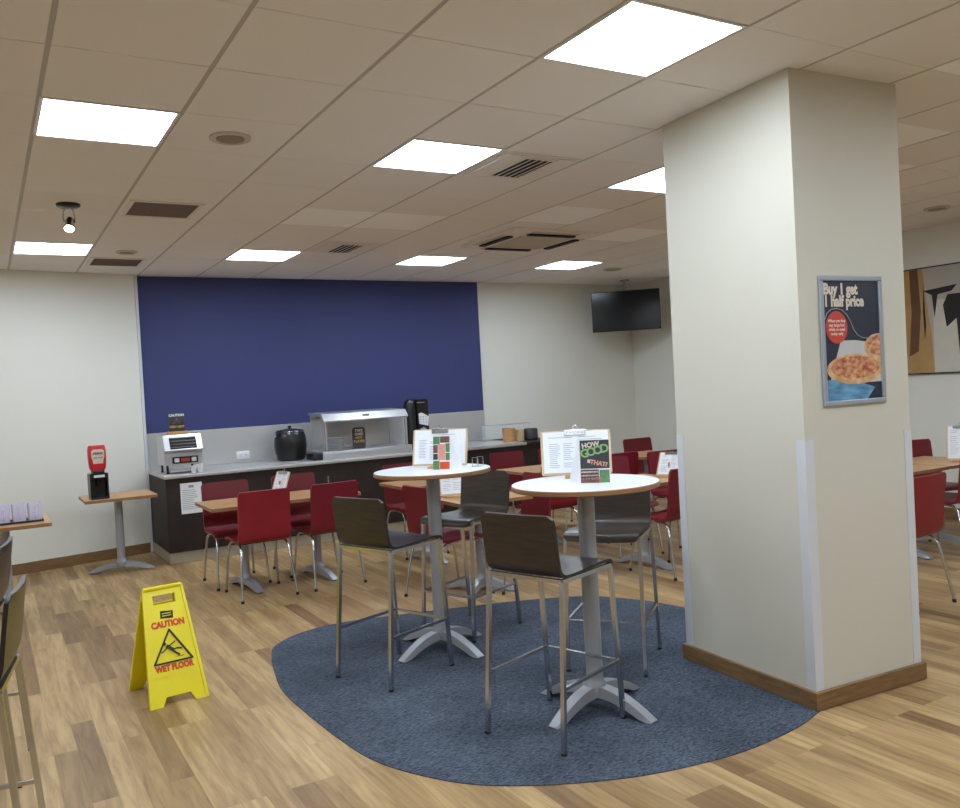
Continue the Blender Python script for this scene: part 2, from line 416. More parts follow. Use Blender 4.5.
def make_light():
    t = thing('ceiling_light', 'x', 'ceiling light', group='recessed square ceiling lights')
    a = T / 2 - .004
    bm = bmesh.new(); w = .016
    box(bm, -a, a, -a, -a + w, -.004, .06, .001); box(bm, -a, a, a - w, a, -.004, .06, .001)
    box(bm, -a, -a + w, -a + w, a - w, -.004, .06, .001); box(bm, a - w, a, -a + w, a - w, -.004, .06, .001)
    box(bm, -a, a, -a, a, .06, .064)
    finish('light_frame', bm, 'white', t, False)
    bm = bmesh.new(); box(bm, -a + w + .001, a - w - .001, -a + w + .001, a - w - .001, .012, .018)
    finish('diffuser', bm, 'light', t, False)
    return t
L0 = make_light()
for i, (u, v) in enumerate(LIGHTS):
    loc = ((u + .5) * T, (v + .5) * T, CEIL)
    lab = light_labels.get((u, v)) or added_light_labels[(u, v)]
    if i == 0: L0.location = loc; L0['label'] = lab
    else: dup(L0, loc, 0, lab)

# ------------------------------------------------------------------ ceiling vents
def louvre(u, v, label):
    t = thing('ceiling_vent', label, 'air vent', ((u + .5) * T, (v + .5) * T, CEIL), 0, 'square louvred ceiling vents')
    bm = bmesh.new(); a = .27; c = .10; b = .205
    for k in range(2):
        s = a - k * .025; z = -.006 * (k + 1)
        box(bm, -s, s, -s, s, z, -.0015 - .006 * k, .001)
    box(bm, -c - .02, c + .02, -b - .02, -b, -.018, -.012); box(bm, -c - .02, c + .02, b, b + .02, -.018, -.012)
    box(bm, -c - .02, -c, -b, b, -.018, -.012); box(bm, c, c + .02, -b, b, -.018, -.012)
    finish('vent_frame', bm, 'ventframe', t, False)
    bm = bmesh.new(); box(bm, -c, c, -b, b, -.0145, -.0125); finish('opening', bm, 'dark', t, False)
    for k in range(4):
        bm = bmesh.new(); x = -c + .035 + k * .045
        bar(bm, (x, -b + .004, -.018), (x, b - .004, -.018), .007, 0, .003); finish('slat', bm, 'ventframe', t, False)
louvre(4, 3, 'square louvred ceiling vent beside the light panel in the middle of the ceiling')
louvre(4, 8, 'smaller looking square louvred ceiling vent farther back above the blue wall')
def grille(x0, x1, y0, y1, label):
    cx, cy = (x0 + x1) / 2, (y0 + y1) / 2; a, b = (x1 - x0) / 2, (y1 - y0) / 2
    t = thing('ceiling_grille', label, 'air grille', (cx, cy, CEIL), 0, 'dark return air grilles')
    bm = bmesh.new(); w = .03
    box(bm, -a - w, a + w, -b - w, -b, -.008, -.0015); box(bm, -a - w, a + w, b, b + w, -.008, -.0015)
    box(bm, -a - w, -a, -b, b, -.008, -.0015); box(bm, a, a + w, -b, b, -.008, -.0015)
    finish('grille_frame', bm, 'ventframe', t, False)
    bm = bmesh.new(); box(bm, -a, a, -b, b, -.004, -.0015)
    n = 14
    for i in range(n): y = -b + (i + .5) * 2 * b / n; box(bm, -a, a, y - .003, y + .003, -.007, -.004)
    finish('grille_mesh', bm, 'ventgrey', t, False)
grille(.665, 1.085, 3.70, 4.15, 'dark rectangular ceiling grille right of the small spotlight')
grille(.665, 1.085, 6.10, 6.52, 'dark rectangular ceiling grille nearest the top of the blue wall')
def round_vent(x, y, r, label):
    t = thing('round_ceiling_vent', label, 'ceiling vent', (x, y, CEIL), 0, 'round ceiling vents')
    bm = bmesh.new(); lathe(bm, [(r, -.0012), (r, -.01), (r * .86, -.016), (r * .82, -.01), (r * .7, -.008)], seg=32); finish('rim', bm, 'vgrille', t)
    bm = bmesh.new(); lathe(bm, [(r * .68, -.0015), (r * .68, -.012), (r * .4, -.016), (r * .05, -.016)], seg=32); finish('disc', bm, 'ventmid', t)
round_vent(.9, 2.11, .105, 'round brown ceiling vent just right of the upper left light panel')
round_vent(7.08, 2.09, .11, 'round ceiling vent seen to the right of the cream pillar')
round_vent(.89, 5.72, .09, 'faint round ceiling vent in front of the far dark grille')
round_vent(6.5, 5.86, .12, 'faint round ceiling vent just before the wall television')
# cassette air conditioner
t = thing('ceiling_air_conditioner', 'large square four way cassette air conditioner in the ceiling', 'air conditioner', (4.22, 4.30, CEIL))
bm = bmesh.new(); a = .47
prof = [(.47, -.0015), (.47, -.012), (.45, -.028), (.24, -.038)]
rings = []
for s, z in prof: rings.append([bm.verts.new((s * x, s * y, z)) for x, y in ((-1, -1), (1, -1), (1, 1), (-1, 1))])
for A, B in zip(rings, rings[1:]):
    for j in range(4): bm.faces.new((A[j], A[(j + 1) % 4], B[(j + 1) % 4], B[j]))
bm.faces.new(rings[-1])
finish('panel', bm, 'ventframe', t, False)
for k in range(4):
    r = Matrix.Rotation(k * PI / 2, 4, 'Z')
    bm = bmesh.new(); box(bm, -.25, .25, -.40, -.335, -.047, -.034, .004, 0, r); finish('air_slot', bm, 'dark', t, False)
    bm = bmesh.new(); box(bm, -.26, .26, -.455, -.425, -.034, -.026, .002, 0, r); finish('louvre_flap', bm, 'vgrille', t, False)
bm = bmesh.new(); box(bm, -.27, .27, -.27, .27, -.044, -.037, .002)
for i in range(18): y = -.25 + i * .029; box(bm, -.255, .255, y, y + .008, -.047, -.0438)
finish('intake_grille', bm, 'vgrille', t, False)
# spot light
t = thing('ceiling_spotlight', 'small black and chrome spotlight hanging from the ceiling at upper left', 'spotlight', (.28, 3.92, CEIL))
bm = bmesh.new(); lathe(bm, [(.075, -.001), (.075, -.014), (.06, -.024), (.02, -.028)], seg=28); finish('base', bm, 'black', t)
bm = bmesh.new()
for s in (-1, 1): tube(bm, [(s * .012, 0, -.025), (s * .03, 0, -.05), (s * .036, 0, -.09), (s * .032, -.02, -.125)], .005, 8)
finish('bracket', bm, 'chrome', t)
R1 = Matrix.Translation((0, -.02, -.135)) @ Matrix.Rotation(math.radians(-38), 4, 'X') @ Matrix.Rotation(math.radians(8), 4, 'Y')
tmp = bmesh.new(); lathe(tmp, [(.010, .05), (.022, .046), (.027, .03), (.031, -.03), (.033, -.05), (.030, -.05), (.027, -.042)][::-1], seg=24)
bm = bmesh.new(); join(bm, tmp, 0, R1); hd = finish('lamp_head', bm, 'chrome', t)
tmp = bmesh.new(); lathe(tmp, [(.026, -.050), (.026, -.044)], seg=24); bm = bmesh.new(); join(bm, tmp, 0, R1); finish('lens', bm, 'spot', hd)

# ------------------------------------------------------------------ serving counter
CT = .862
t = thing('serving_counter', 'long dark walnut serving counter with a steel worktop below the blue wall', 'counter', (1.19, 6.27, 0))
W, D = 4.72, BACK_Y - 6.27 - .035
bm = bmesh.new(); box(bm, 0, W, 0, D, .11, CT - .035, .002)
for i in range(1, 6): box(bm, i * W / 6 - .0015, i * W / 6 + .0015, -.0012, .001, .12, CT - .04)
finish('body', bm, 'counter', t, False)
bm = bmesh.new(); box(bm, .0, W, .012, D, .002, .108, .002); finish('plinth', bm, 'plinth', t, False)
bm = bmesh.new(); box(bm, -.012, 4.17, -.02, D, CT - .034, CT, .004); finish('worktop', bm, 'steel_rough', t)
bm = bmesh.new(); box(bm, 4.172, W + .01, -.02, D, CT - .034, CT - .002, .004); finish('dark_worktop', bm, 'counter', t)
bm = bmesh.new(); box(bm, 1.19, 5.35, BACK_Y - .045, BACK_Y - .0305, CT + .001, 1.25, .002)
o = struct('trim_7', bm, 'steel_rough', label='steel splashback behind the serving counter')
# notice on the counter front
def sheet(name, w, h, thick=.0012, nl=10, seed=0, parent=None, m='paper', inkm='ink'):
    "paper in local x-z plane facing -y, base at z=0; returns part"
    rnd = random.Random(seed)
    bm = bmesh.new(); box(bm, -w / 2, w / 2, -thick, 0, 0, h)
    f0 = len(bm.faces)
    y = h * .88
    box(bm, -w * .12, w * .12, -thick - .0006, -thick, h * .84, h * .92, 0, 1)
    for i in range(nl):
        z = h * (.76 - .66 * i / nl); L = w * rnd.uniform(.5, .85)
        box(bm, -w * .43, -w * .43 + L, -thick - .0005, -thick, z - h * .008, z + h * .008, 0, 1)
    return finish(name, bm, [m, inkm], parent, False)
t = thing('paper_notice', 'white printed paper notice taped to the dark counter front', 'notice', (1.425, 6.2685, .475))
sheet('paper', .205, .30, .0012, 11, 3, t)
# wall socket
t = thing('wall_socket', 'white double power socket on the steel splashback', 'socket', (2.19, BACK_Y - .0455, .94), 0)
bm = bmesh.new(); box(bm, -.073, .073, -.01, 0, -.043, .043, .003); finish('faceplate', bm, 'white', t)
for s in (-1, 1):
    bm = bmesh.new()
    box(bm, s * .033 - .003, s * .033 + .003, -.0108, -.0098, .0, .009); box(bm, s * .033 - .011, s * .033 - .005, -.0108, -.0098, -.012, -.008); box(bm, s * .033 + .005, s * .033 + .011, -.0108, -.0098, -.012, -.008)
    finish('outlet', bm, 'dark', t, False)
    bm = bmesh.new(); box(bm, s * .033 - .006, s * .033 + .006, -.013, -.0098, .018, .032, .001); finish('switch', bm, 'white', t, False)

# ---- conveyor toaster
t = thing('conveyor_toaster', 'stainless steel conveyor toaster standing on the left end of the counter', 'toaster', (1.40, 6.60, CT)); t.scale = (.82, 1, 1)
bm = bmesh.new()
# side profile in y-z extruded along x
P = [(-.18, .085), (-.18, .20), (-.235, .235), (-.15, .385), (.2, .385), (.2, .085)]
prism(bm, P, lambda u, v, w: (-.22 + w, u, v), .44); finish('housing', bm, 'steel', t, False)
bm = bmesh.new(); box(bm, -.155, .155, -.006, .002, .0, .125, .002, 0, frame_m((0, -.228, .247), (1, 0, 0), (0, 1, 0)) @ Matrix.Rotation(math.radians(-30), 4, 'X'))
finish('feed_opening', bm, 'dark', t, False)
bm = bmesh.new()
for i in range(4): tube(bm, [(-.15, -.232 + .017 * i, .262 + .03 * i), (.15, -.232 + .017 * i, .262 + .03 * i)], .003, 6)
finish('wire_rack', bm, 'chrome', t)
bm = bmesh.new(); box(bm, -.13, .17, -.186, -.18, .10, .165, .002); pnl = finish('control_panel', bm, 'black', t, False)
for x in (-.08, .12):
    bm = bmesh.new(); box(bm, x - .028, x + .028, -.196, -.186, .112, .153, .004); finish('knob', bm, 'white', pnl)
bm = bmesh.new(); box(bm, -.03, .07, -.1875, -.186, .115, .15); finish('legend_strip', bm, 'badge', pnl, False)
for x in (-.18, .18):
    for y in (-.13, .16):
        bm = bmesh.new(); lathe(bm, [(.018, 0), (.02, .01), (.014, .015), (.014, .085)], (x, y), 14); finish('leg', bm, 'black', t)
bm = bmesh.new(); box(bm, -.15, .15, -.2, .14, .018, .026, .002); box(bm, -.15, .15, -.205, -.198, .018, .045); finish('crumb_tray', bm, 'steel', t, False)
t = thing('counter_notice', 'small dark sign with white and gold lettering on top of the toaster', 'sign', (1.37, 6.50, CT + .3855))
bm = bmesh.new(); box(bm, -.095, .095, -.05, .04, 0, .03, .003); finish('sign_base', bm, 'wood_block', t)
bm = bmesh.new(); box(bm, -.075, .075, -.008, .008, .03, .215, .004); pl = finish('panel', bm, 'charcoal_print', t)
fm = lambda z: frame_m((0, -.0088, z), (1, 0, 0), (0, 0, 1))
text('white_lettering', 'CAUTION', .032, 'paper', fm(.19), pl, .001)
text('gold_lettering', 'VERY HOT', .03, 'gold', fm(.075), pl, .0008)
bm = bmesh.new()
for a, b in (((-.03, .11), (0, .16)), ((0, .16), (.03, .11)), ((.03, .11), (-.03, .11)), ((0, .125), (0, .145))): bar(bm, (a[0], -.0095, a[1]), (b[0], -.0095, b[1]), .003, 0, .001)
finish('warning_triangle', bm, 'gold', pl, False)
# cups near the toaster
def cup(loc, r, h, label, group, m='white'):
    bm = bmesh.new(); lathe(bm, [(r * .72, 0), (r * .76, .003), (r, h), (r * .93, h), (r * .68, .008), (.001, .008)], seg=20)
    o = finish('paper_cup', bm, m); o.location = loc; tag(o, label, 'cup', group)
cup((1.535, 6.335, CT + .001), .032, .085, 'right of the two white cups in front of the toaster', 'white cups by the toaster')
cup((1.47, 6.325, CT + .001), .026, .07, 'left of the two white cups in front of the toaster', 'white cups by the toaster')

# ---- soup kettle
t = thing('soup_kettle', 'round black soup kettle on the counter left of the heated display', 'soup kettle', (2.625, 6.84, CT))
bm = bmesh.new(); lathe(bm, [(.13, .0), (.15, .012), (.165, .06), (.178, .16), (.172, .25), (.155, .305), (.15, .31), (.01, .31)], seg=40); finish('pot', bm, 'black', t)
bm = bmesh.new(); lathe(bm, [(.156, .308), (.162, .314), (.156, .322), (.148, .322)], seg=40, caps=False); finish('steel_rim', bm, 'chrome', t)
bm = bmesh.new(); lathe(bm, [(.148, .314), (.14, .332), (.06, .345), (.005, .347)], seg=40); ld = finish('lid', bm, 'black', t)
bm = bmesh.new(); lathe(bm, [(.012, .345), (.012, .36), (.022, .365), (.02, .378), (.002, .38)], seg=16); finish('lid_knob', bm, 'black', ld)
bm = bmesh.new(); tube(bm, [(-.165, -.02, .28), (-.195, -.02, .26), (-.2, -.02, .16), (-.19, -.02, .07), (-.16, -.02, .06)], .006, 8); finish('ladle_rail', bm, 'steel', t)

# ---- heated display
t = thing('heated_food_display', 'stainless steel heated servery with a slanted canopy and glass over a hot plate', 'food display', (2.80, 6.38, CT))
bm = bmesh.new(); box(bm, .03, 1.09, 0, .52, .003, .085, .004); finish('hot_base', bm, 'steel', t)
bm = bmesh.new(); box(bm, -.075, .028, .0, .25, .002, .075, .006); finish('control_box', bm, 'black', t)
bm = bmesh.new(); P = [(.0, .415), (.07, .49), (.50, .505), (.50, .48), (.09, .46), (.02, .40)]
prism(bm, P, lambda u, v, w: (.06 + w, u, v), 1.0); cn = finish('canopy', bm, 'steel', t, False)
bm = bmesh.new(); box(bm, .52, .60, -.002, .002, -.012, .012, 0, 0, Matrix.Translation((0, .035, .4527)) @ Matrix.Rotation(math.radians(-43), 4, 'X')); finish('maker_badge', bm, 'navy', cn, False)
for x, y in ((.085, .03), (.085, .48), (1.04, .03), (1.04, .48)):
    bm = bmesh.new(); box(bm, x - .01, x + .01, y - .01, y + .01, .086, .408 if y < .1 else .482); finish('post', bm, 'steel', t, False)
for x in (.10, 1.015):
    bm = bmesh.new(); box(bm, x, x + .005, .05, .46, .088, .43); finish('glass_side', bm, 'glass', t, False)
bm = bmesh.new(); box(bm, .10, 1.02, .485, .492, .088, .478); finish('back_panel', bm, 'steel_rough', t, False)
# plates in the display
plate0 = None
for k in range(8):
    loc = (3.03, 6.56, CT + .0875 + k * .017); lab = '%s white plate counted upward in the pile under the heated canopy' % ('lowest', 'second', 'third', 'fourth', 'fifth', 'sixth', 'seventh', 'topmost')[k]
    if plate0 is None:
        bm = bmesh.new(); lathe(bm, [(.06, 0), (.065, .003), (.115, .014), (.115, .0165), (.06, .006), (.002, .006)], seg=28)
        plate0 = finish('plate', bm, 'white'); plate0.location = loc; o = plate0
    else: o = plate0.copy(); C.objects.link(o); o.location = loc
    tag(o, lab, 'plate', 'pile of white plates')
t = thing('counter_card', 'small black rounded sign with pale lettering standing under the heated canopy', 'sign', (3.30, 6.50, CT + .0855), math.radians(-4))
bm = bmesh.new(); prism(bm, rrect(-.075, .075, 0, .235, .035), lambda u, v, w: (u, w, v), .008)
pl = finish('panel', bm, 'charcoal_print', t, False)
bm = bmesh.new(); box(bm, -.07, .07, .0, .05, 0, .008); finish('stand_foot', bm, 'charcoal_print', t, False)
for i, (s, m_) in enumerate((('TAKE', 'cream_print'), ('CARE', 'cream_print'), ('HOT', 'gold'), ('PLATES', 'gold'))):
    text('lettering', s, .038, m_, frame_m((0, -.0008, .198 - i * .04), (1, 0, 0), (0, 0, 1)), pl, .001)

# ---- black dispenser tower
t = thing('drinks_dispenser', 'tall black rounded dispenser on the counter right of the heated display', 'dispenser', (4.115, 6.72, CT))
bm = bmesh.new(); lathe(bm, [(.001, 0), (.07, 0), (.07, .52), (.058, .57), (.035, .592), (.001, .597)], (-.07, 0), 28, caps=False); finish('column', bm, 'black', t)
bm = bmesh.new(); prism(bm, rrect(.0, .15, .0, .59, .03), lambda u, v, w: (u, -.05 + w, v), .15); finish('body', bm, 'black', t, False)
bm = bmesh.new(); box(bm, .0, .1, -.058, -.05, .545, .555); finish('silver_trim', bm, 'chrome', t, False)
bm = bmesh.new(); prism(bm, [(.02, .30), (.14, .27), (.15, .38), (.06, .43), (.02, .42)], lambda u, v, w: (u, -.053 + w, v), .003)
for k in range(9): x = .035 + (k % 3) * .035; z = .31 + (k // 3) * .032; box(bm, x, x + .012, -.0545, -.0525, z, z + .012, 0, 1)
finish('speckled_panel', bm, ['white', 'ink'], t, False)
bm = bmesh.new(); prism(bm, [(.02, .06), (.15, .06), (.15, .2), (.08, .26), (.03, .24)], lambda u, v, w: (u, -.053 + w, v), .003); finish('pale_panel', bm, 'alu', t, False)

# ---- right end of the counter: glass screen, wooden holder, dark pot
t = thing('sneeze_screen', 'low clear glass screen with thin metal top rail at the right end of the counter', 'glass screen', (5.15, 6.95, CT))
bm = bmesh.new(); box(bm, 0, .74, 0, .006, .012, .19); finish('glass_pane', bm, 'glass', t, False)
bm = bmesh.new(); tube(bm, [(0, .003, .195), (.74, .003, .195)], .005, 8); finish('top_rail', bm, 'steel', t)
for x in (.02, .37, .72):
    bm = bmesh.new(); box(bm, x - .012, x + .012, -.015, .02, 0, .04, .002); finish('clamp', bm, 'steel', t)
t = thing('cutlery_holder', 'curved wooden cutlery holder on the right end of the counter', 'cutlery holder', (5.28, 6.52, CT - .0015))
bm = bmesh.new(); lathe(bm, [(.001, 0), (.075, 0), (.085, .17), (.078, .17), (.068, .01), (.001, .01)], (0, 0), 24, caps=False); finish('tub', bm, 'wood_block', t)
bm = bmesh.new(); lathe(bm, [(.001, 0), (.06, 0), (.068, .14), (.062, .14), (.054, .01), (.001, .01)], (.16, .02), 24, caps=False); finish('small_tub', bm, 'ply', t)
t = thing('serving_pot', 'dark round pot standing on the right end of the counter', 'pot', (5.62, 6.55, CT - .0015))
bm = bmesh.new(); lathe(bm, [(.075, 0), (.09, .02), (.09, .13), (.08, .145), (.01, .15)], (0, 0), 24); finish('pot_body', bm, 'charcoal_print', t)

# ------------------------------------------------------------------ television
ta = math.atan2(8.94, 7.64)
t = thing('television', 'black flat television hung from the ceiling in the far corner', 'television', (7.32, 6.62, 0), math.radians(-42))
def tv(bm, *a, **k): box(bm, *a, **k)
bm = bmesh.new(); box(bm, -.46, .46, 0, .05, 2.215, 2.76, .008); finish('housing', bm, 'black', t)
bm = bmesh.new(); box(bm, -.45, .45, -.003, .0, 2.228, 2.75); finish('screen', bm, 'screen', t, False)
bm = bmesh.new(); box(bm, -.12, .12, .052, .075, 2.36, 2.6, .003); box(bm, -.03, .03, .075, .15, 2.45, 2.52); finish('bracket', bm, 'black', t, False)
bm = bmesh.new(); tube(bm, [(0, .15, 2.42), (0, .15, CEIL - .02)], .022, 14); finish('pole', bm, 'silver', t)
bm = bmesh.new(); lathe(bm, [(.06, CEIL - .02), (.06, CEIL - .001)], (0, .15), 20); finish('ceiling_plate', bm, 'silver', t)

# ------------------------------------------------------------------ red dining chairs
def shell_mesh(prof, width_fn, thick, nx=8, bow=0., rc=.03):
    "prof: list of (x,z) from seat front to back top; thickness added normal to profile"
    n = len(prof); bm = bmesh.new()
    nor = []
    for i in range(n):
        a = Vector(prof[max(i - 1, 0)]); b = Vector(prof[min(i + 1, n - 1)]); t_ = (b - a).normalized(); nor.append(Vector((t_.y, -t_.x)))
    lens = [0]
    for i in range(1, n): lens.append(lens[-1] + (Vector(prof[i]) - Vector(prof[i - 1])).length)
    tot = lens[-1]
    grids = []
    for side in (0, 1):
        g = []
        for i in range(n):
            w = width_fn(i / (n - 1)) / 2
            d = min(lens[i], tot - lens[i])
            if d < rc: w -= rc - math.sqrt(max(0, rc * rc - (rc - d) ** 2))
            row = []
            for j in range(nx + 1):
                s = -1 + 2 * j / nx
                off = (side - .5) * thick
                q = Vector(prof[i]) + nor[i] * off
                b_ = bow * (1 - s * s)
                row.append(bm.verts.new((q.x - b_ * (i / (n - 1)) ** 2, s * w, q.y - b_ * .4 * (1 - i / (n - 1)))))
            g.append(row)
        grids.append(g)
    A, B = grids
    for i in range(n - 1):
        for j in range(nx):
            bm.faces.new((A[i][j], A[i][j + 1], A[i + 1][j + 1], A[i + 1][j])); bm.faces.new((B[i][j], B[i + 1][j], B[i + 1][j + 1], B[i][j + 1]))
        for j in (0, nx):
            f = bm.faces.new((A[i][j], A[i + 1][j], B[i + 1][j], B[i][j])); f.material_index = 1
    for i in (0, n - 1):
        for j in range(nx):
            f = bm.faces.new((A[i][j], A[i][j + 1], B[i][j + 1], B[i][j])); f.material_index = 1
    return bm
def curve_pts(P, n=5):
    out = []
    for i in range(len(P) - 1):
        p0 = Vector(P[max(i - 1, 0)]); p1 = Vector(P[i]); p2 = Vector(P[i + 1]); p3 = Vector(P[min(i + 2, len(P) - 1)])
        for j in range(n):
            t_ = j / n; out.append(tuple(.5 * ((2 * p1) + (p2 - p0) * t_ + (2 * p0 - 5 * p1 + 4 * p2 - p3) * t_ ** 2 + (3 * p1 - p0 - 3 * p2 + p3) * t_ ** 3)))
    out.append(tuple(P[-1])); return out
def make_chair(m, name='dining_chair'):
    t = thing(name, 'x', 'chair')
    prof = curve_pts([(.215, .425), (.20, .447), (.12, .458), (-.02, .452), (-.13, .448), (-.178, .462), (-.2, .51), (-.21, .60), (-.222, .72), (-.24, .848)], 4)
    finish('seat_shell', shell_mesh(prof, lambda s: .425 - .02 * s, .022, 8, .010, .016), [m, m], t)
    for sx in (1, -1):
        for sy in (1, -1):
            bm = bmesh.new()
            tube(bm, [(sx * .245 - (.0 if sx > 0 else .01), sy * .215, .018), (sx * .20, sy * .196, .30), (sx * .178, sy * .188, .385), (sx * .14, sy * .182, .42), (sx * .02, sy * .178, .431)], .0095, 10)
            lg = finish('leg', bm, 'chrome', t)
            bm = bmesh.new(); tube(bm, [(sx * .247 - (.0 if sx > 0 else .01), sy * .216, .0), (sx * .2445 - (.0 if sx > 0 else .01), sy * .2148, .022)], .0125, 10); finish('rubber_foot', bm, 'rubber', lg)
    bm = bmesh.new(); bar(bm, (.08, -.18, .431), (.08, .18, .431), .02, 0, .008); bar(bm, (-.09, -.18, .427), (-.09, .18, .427), .02, 0, .008); finish('seat_support', bm, 'black', t, False)
    return t
chA = make_chair('red'); chB = make_chair('red2')
CH = [  # x, y, heading, proto, label, group
 (1.51, 5.02, 270, 'B', 'red chair between the small wooden table and the counter, left of the far pair', 'red chairs at the table pair by the counter'),
 (1.555, 4.44, 90, 'A', 'brightest red chair, its back to the camera, left near seat of the wooden table pair', 'red chairs at the table pair by the counter'),
 (2.14, 5.06, 270, 'B', 'red chair against the counter behind the small clipboard on the table', 'red chairs at the table pair by the counter'),
 (2.125, 4.44, 92, 'B', 'red chair, its back to the camera, just left of the leftmost bar stool', 'red chairs at the table pair by the counter'),
 (3.22, 5.02, 270, 'B', 'dark red chair between the counter and the wooden table seen under the left round table', 'red chairs by the left round table'),
 (2.68, 3.34, 7, 'B', 'dark red chair with its back seen right beside the post of the left round table', 'red chairs by the left round table'),
 (3.24, 3.27, 178, 'B', 'dark red chair seen between the two round high tables with its side to the camera', 'red chairs by the left round table'),
 (4.5, 5.13, 268, 'B', 'maroon chair below the wooden holder at the right end of the counter', 'red chairs in the far middle of the room'),
 (4.08, 4.02, 90, 'A', 'bright red chair seen under the right round table top, back to the camera', 'red chairs in the far middle of the room'),
 (5.01, 4.30, 88, 'B', 'maroon chair just right of the dark leaflet on the right round table', 'red chairs in the far middle of the room'),
 (5.1, 5.1, 270, 'B', 'maroon chair low behind the dark leaflet on the right round table', 'red chairs in the far middle of the room'),
 (6.38, 5.2, 268, 'B', 'farthest dark red chair standing beyond the long far table by the corner', 'red chairs in the far middle of the room'),
 (5.34, 3.62, 262, 'B', 'narrow slice of red chair left of the paper menu near the pillar', 'red chairs in the far middle of the room'),
 (4.40, 2.78, 92, 'B', 'dark red chair half hidden by the left edge of the cream pillar', 'red chairs near the pillar'),
 (4.63, 3.60, 262, 'B', 'dark red chair across the table from the one half hidden by the pillar', 'red chairs near the pillar'),
 (4.84, 1.12, 93, 'A', 'red chair seen right of the pillar, its back to the camera', 'red chairs right of the pillar'),
 (7.06, 2.25, 250, 'B', 'small looking maroon chair behind the table right of the pillar', 'red chairs right of the pillar'),
 (6.43, 1.70, 90, 'B', 'red chair at the right photo edge pushed under the wooden table', 'red chairs right of the pillar'),
]
used = set()
for x, y, h, k, lab, g in CH:
    p = chA if k == 'A' else chB
    if k not in used: used.add(k); o = p; o.location = (x, y, 0); o.rotation_euler = (0, 0, math.radians(h)); o['label'] = lab; o['group'] = g
    else: dup(p, (x, y, 0), math.radians(h), lab, g)

# ------------------------------------------------------------------ tables
def base_leg_bm(a, R_, h=.085, w=.075):
    "one curved foot of a cross base, direction angle a"
    n = 9; bm = bmesh.new(); rings = []
    for i in range(n + 1):
        s = i / n; r = .028 + (R_ - .028) * s
        zt = .012 + (h) * (1 - s ** 1.9); zb = max(.008, zt - .05 + .016 * s) if s < .84 else .008
        ww = w * (1 - .22 * s) / 2
        row = [(r, -ww * .8, zt), (r, ww * .8, zt), (r, ww, zb), (r, -ww, zb)]
        ca, sa = math.cos(a), math.sin(a)
        rings.append([bm.verts.new((x * ca - y * sa, x * sa + y * ca, z)) for x, y, z in row])
    for A, B in zip(rings, rings[1:]):
        for j in range(4): bm.faces.new((A[j], A[(j + 1) % 4], B[(j + 1) % 4], B[j]))
    bm.faces.new(rings[0]); bm.faces.new(rings[-1][::-1])
    return bm
def base(t, R_, h, top, ang, colr=.03, feet=(0, 1, 2, 3)):
    for k in feet:
        a = ang + k * PI / 2
        lg = finish('foot', base_leg_bm(a, R_, h), 'silver', t)
        bm = bmesh.new(); lathe(bm, [(.018, 0), (.018, .0085)], ((R_ - .03) * math.cos(a), (R_ - .03) * math.sin(a)), 12); finish('rubber_pad', bm, 'rubber', lg)
    bm = bmesh.new(); lathe(bm, [(.055, h - .03), (.055, h + .012), (colr + .004, h + .03), (colr, h + .05), (colr, top - .008)], seg=28); finish('column', bm, 'silver', t)
    bm = bmesh.new(); box(bm, -.12, .12, -.02, .02, top - .01, top - .001); box(bm, -.02, .02, -.12, .12, top - .01, top - .001); finish('top_plate', bm, 'silver', t, False)
def make_table(feet, ang):
    t = thing('dining_table', 'x', 'table')
    a = .31; top = .72
    bm = bmesh.new(); prism(bm, rrect(-a, a, -a, a, .02), lambda u, v, w: (u, v, top - .026 + w), .026)
    bm.faces.ensure_lookup_table()
    for f in bm.faces:
        if len(f.verts) == 4: f.material_index = 1
    finish('tabletop', bm, ['tabletop', 'tabletop_edge'], t, False)
    base(t, .29, .08, top - .026, math.radians(ang), .036, feet)
    return t
tb = make_table((0, 2), -81)
tb4 = make_table((0, 1, 2, 3), -53)
tbw = make_table((0, 2), -16)
TB = [
 (1.51, 4.72, 0, 'small wooden dining table nearest the paper notice, left of its pair', 'wooden dining tables'),
 (2.135, 4.72, 0, 'small wooden dining table holding the clipboard beside the counter, right of its pair', 'wooden dining tables'),
 (3.14, 4.62, 0, 'wooden dining table seen under the left round table, farther one', 'wooden dining tables'),
 (2.955, 3.32, 0, 'wooden dining table with a leaning white menu seen under the left round table, nearer one', 'wooden dining tables'),
 (4.42, 4.64, 0, 'wooden dining table in front of the maroon chair at the counter end', 'wooden dining tables'),
 (5.045, 4.64, 0, 'wooden dining table mostly hidden behind the clipboard on the right round table', 'wooden dining tables'),
 (4.38, 3.08, 0, 'wooden dining table with a leaning menu beside the left edge of the pillar', 'wooden dining tables'),
 (6.02, 4.86, 0, 'far wooden table in front of the farthest red chair', 'wooden dining tables'),
 (6.08, 1.96, 0, 'wooden dining table right of the pillar, left of its pair', 'wooden dining tables'),
 (6.71, 1.96, 0, 'wooden dining table right of the pillar at the photo edge', 'wooden dining tables'),
 (-.20, 5.05, 0, 'wooden table at the left photo edge with a row of pale mugs', 'wooden dining tables'),
 (.765, 6.33, 0, 'wooden table against the cream wall holding the red sauce dispenser', 'wooden dining tables'),
]
for i, (x, y, h, lab, g) in enumerate(TB):
    if i in (0, 3, 11): o = {0: tb, 3: tb4, 11: tbw}[i]; o.location = (x, y, 0); o['label'] = lab; o['group'] = g
    else: dup(tb, (x, y, 0), math.radians(h), lab, g)
TZ = .7205

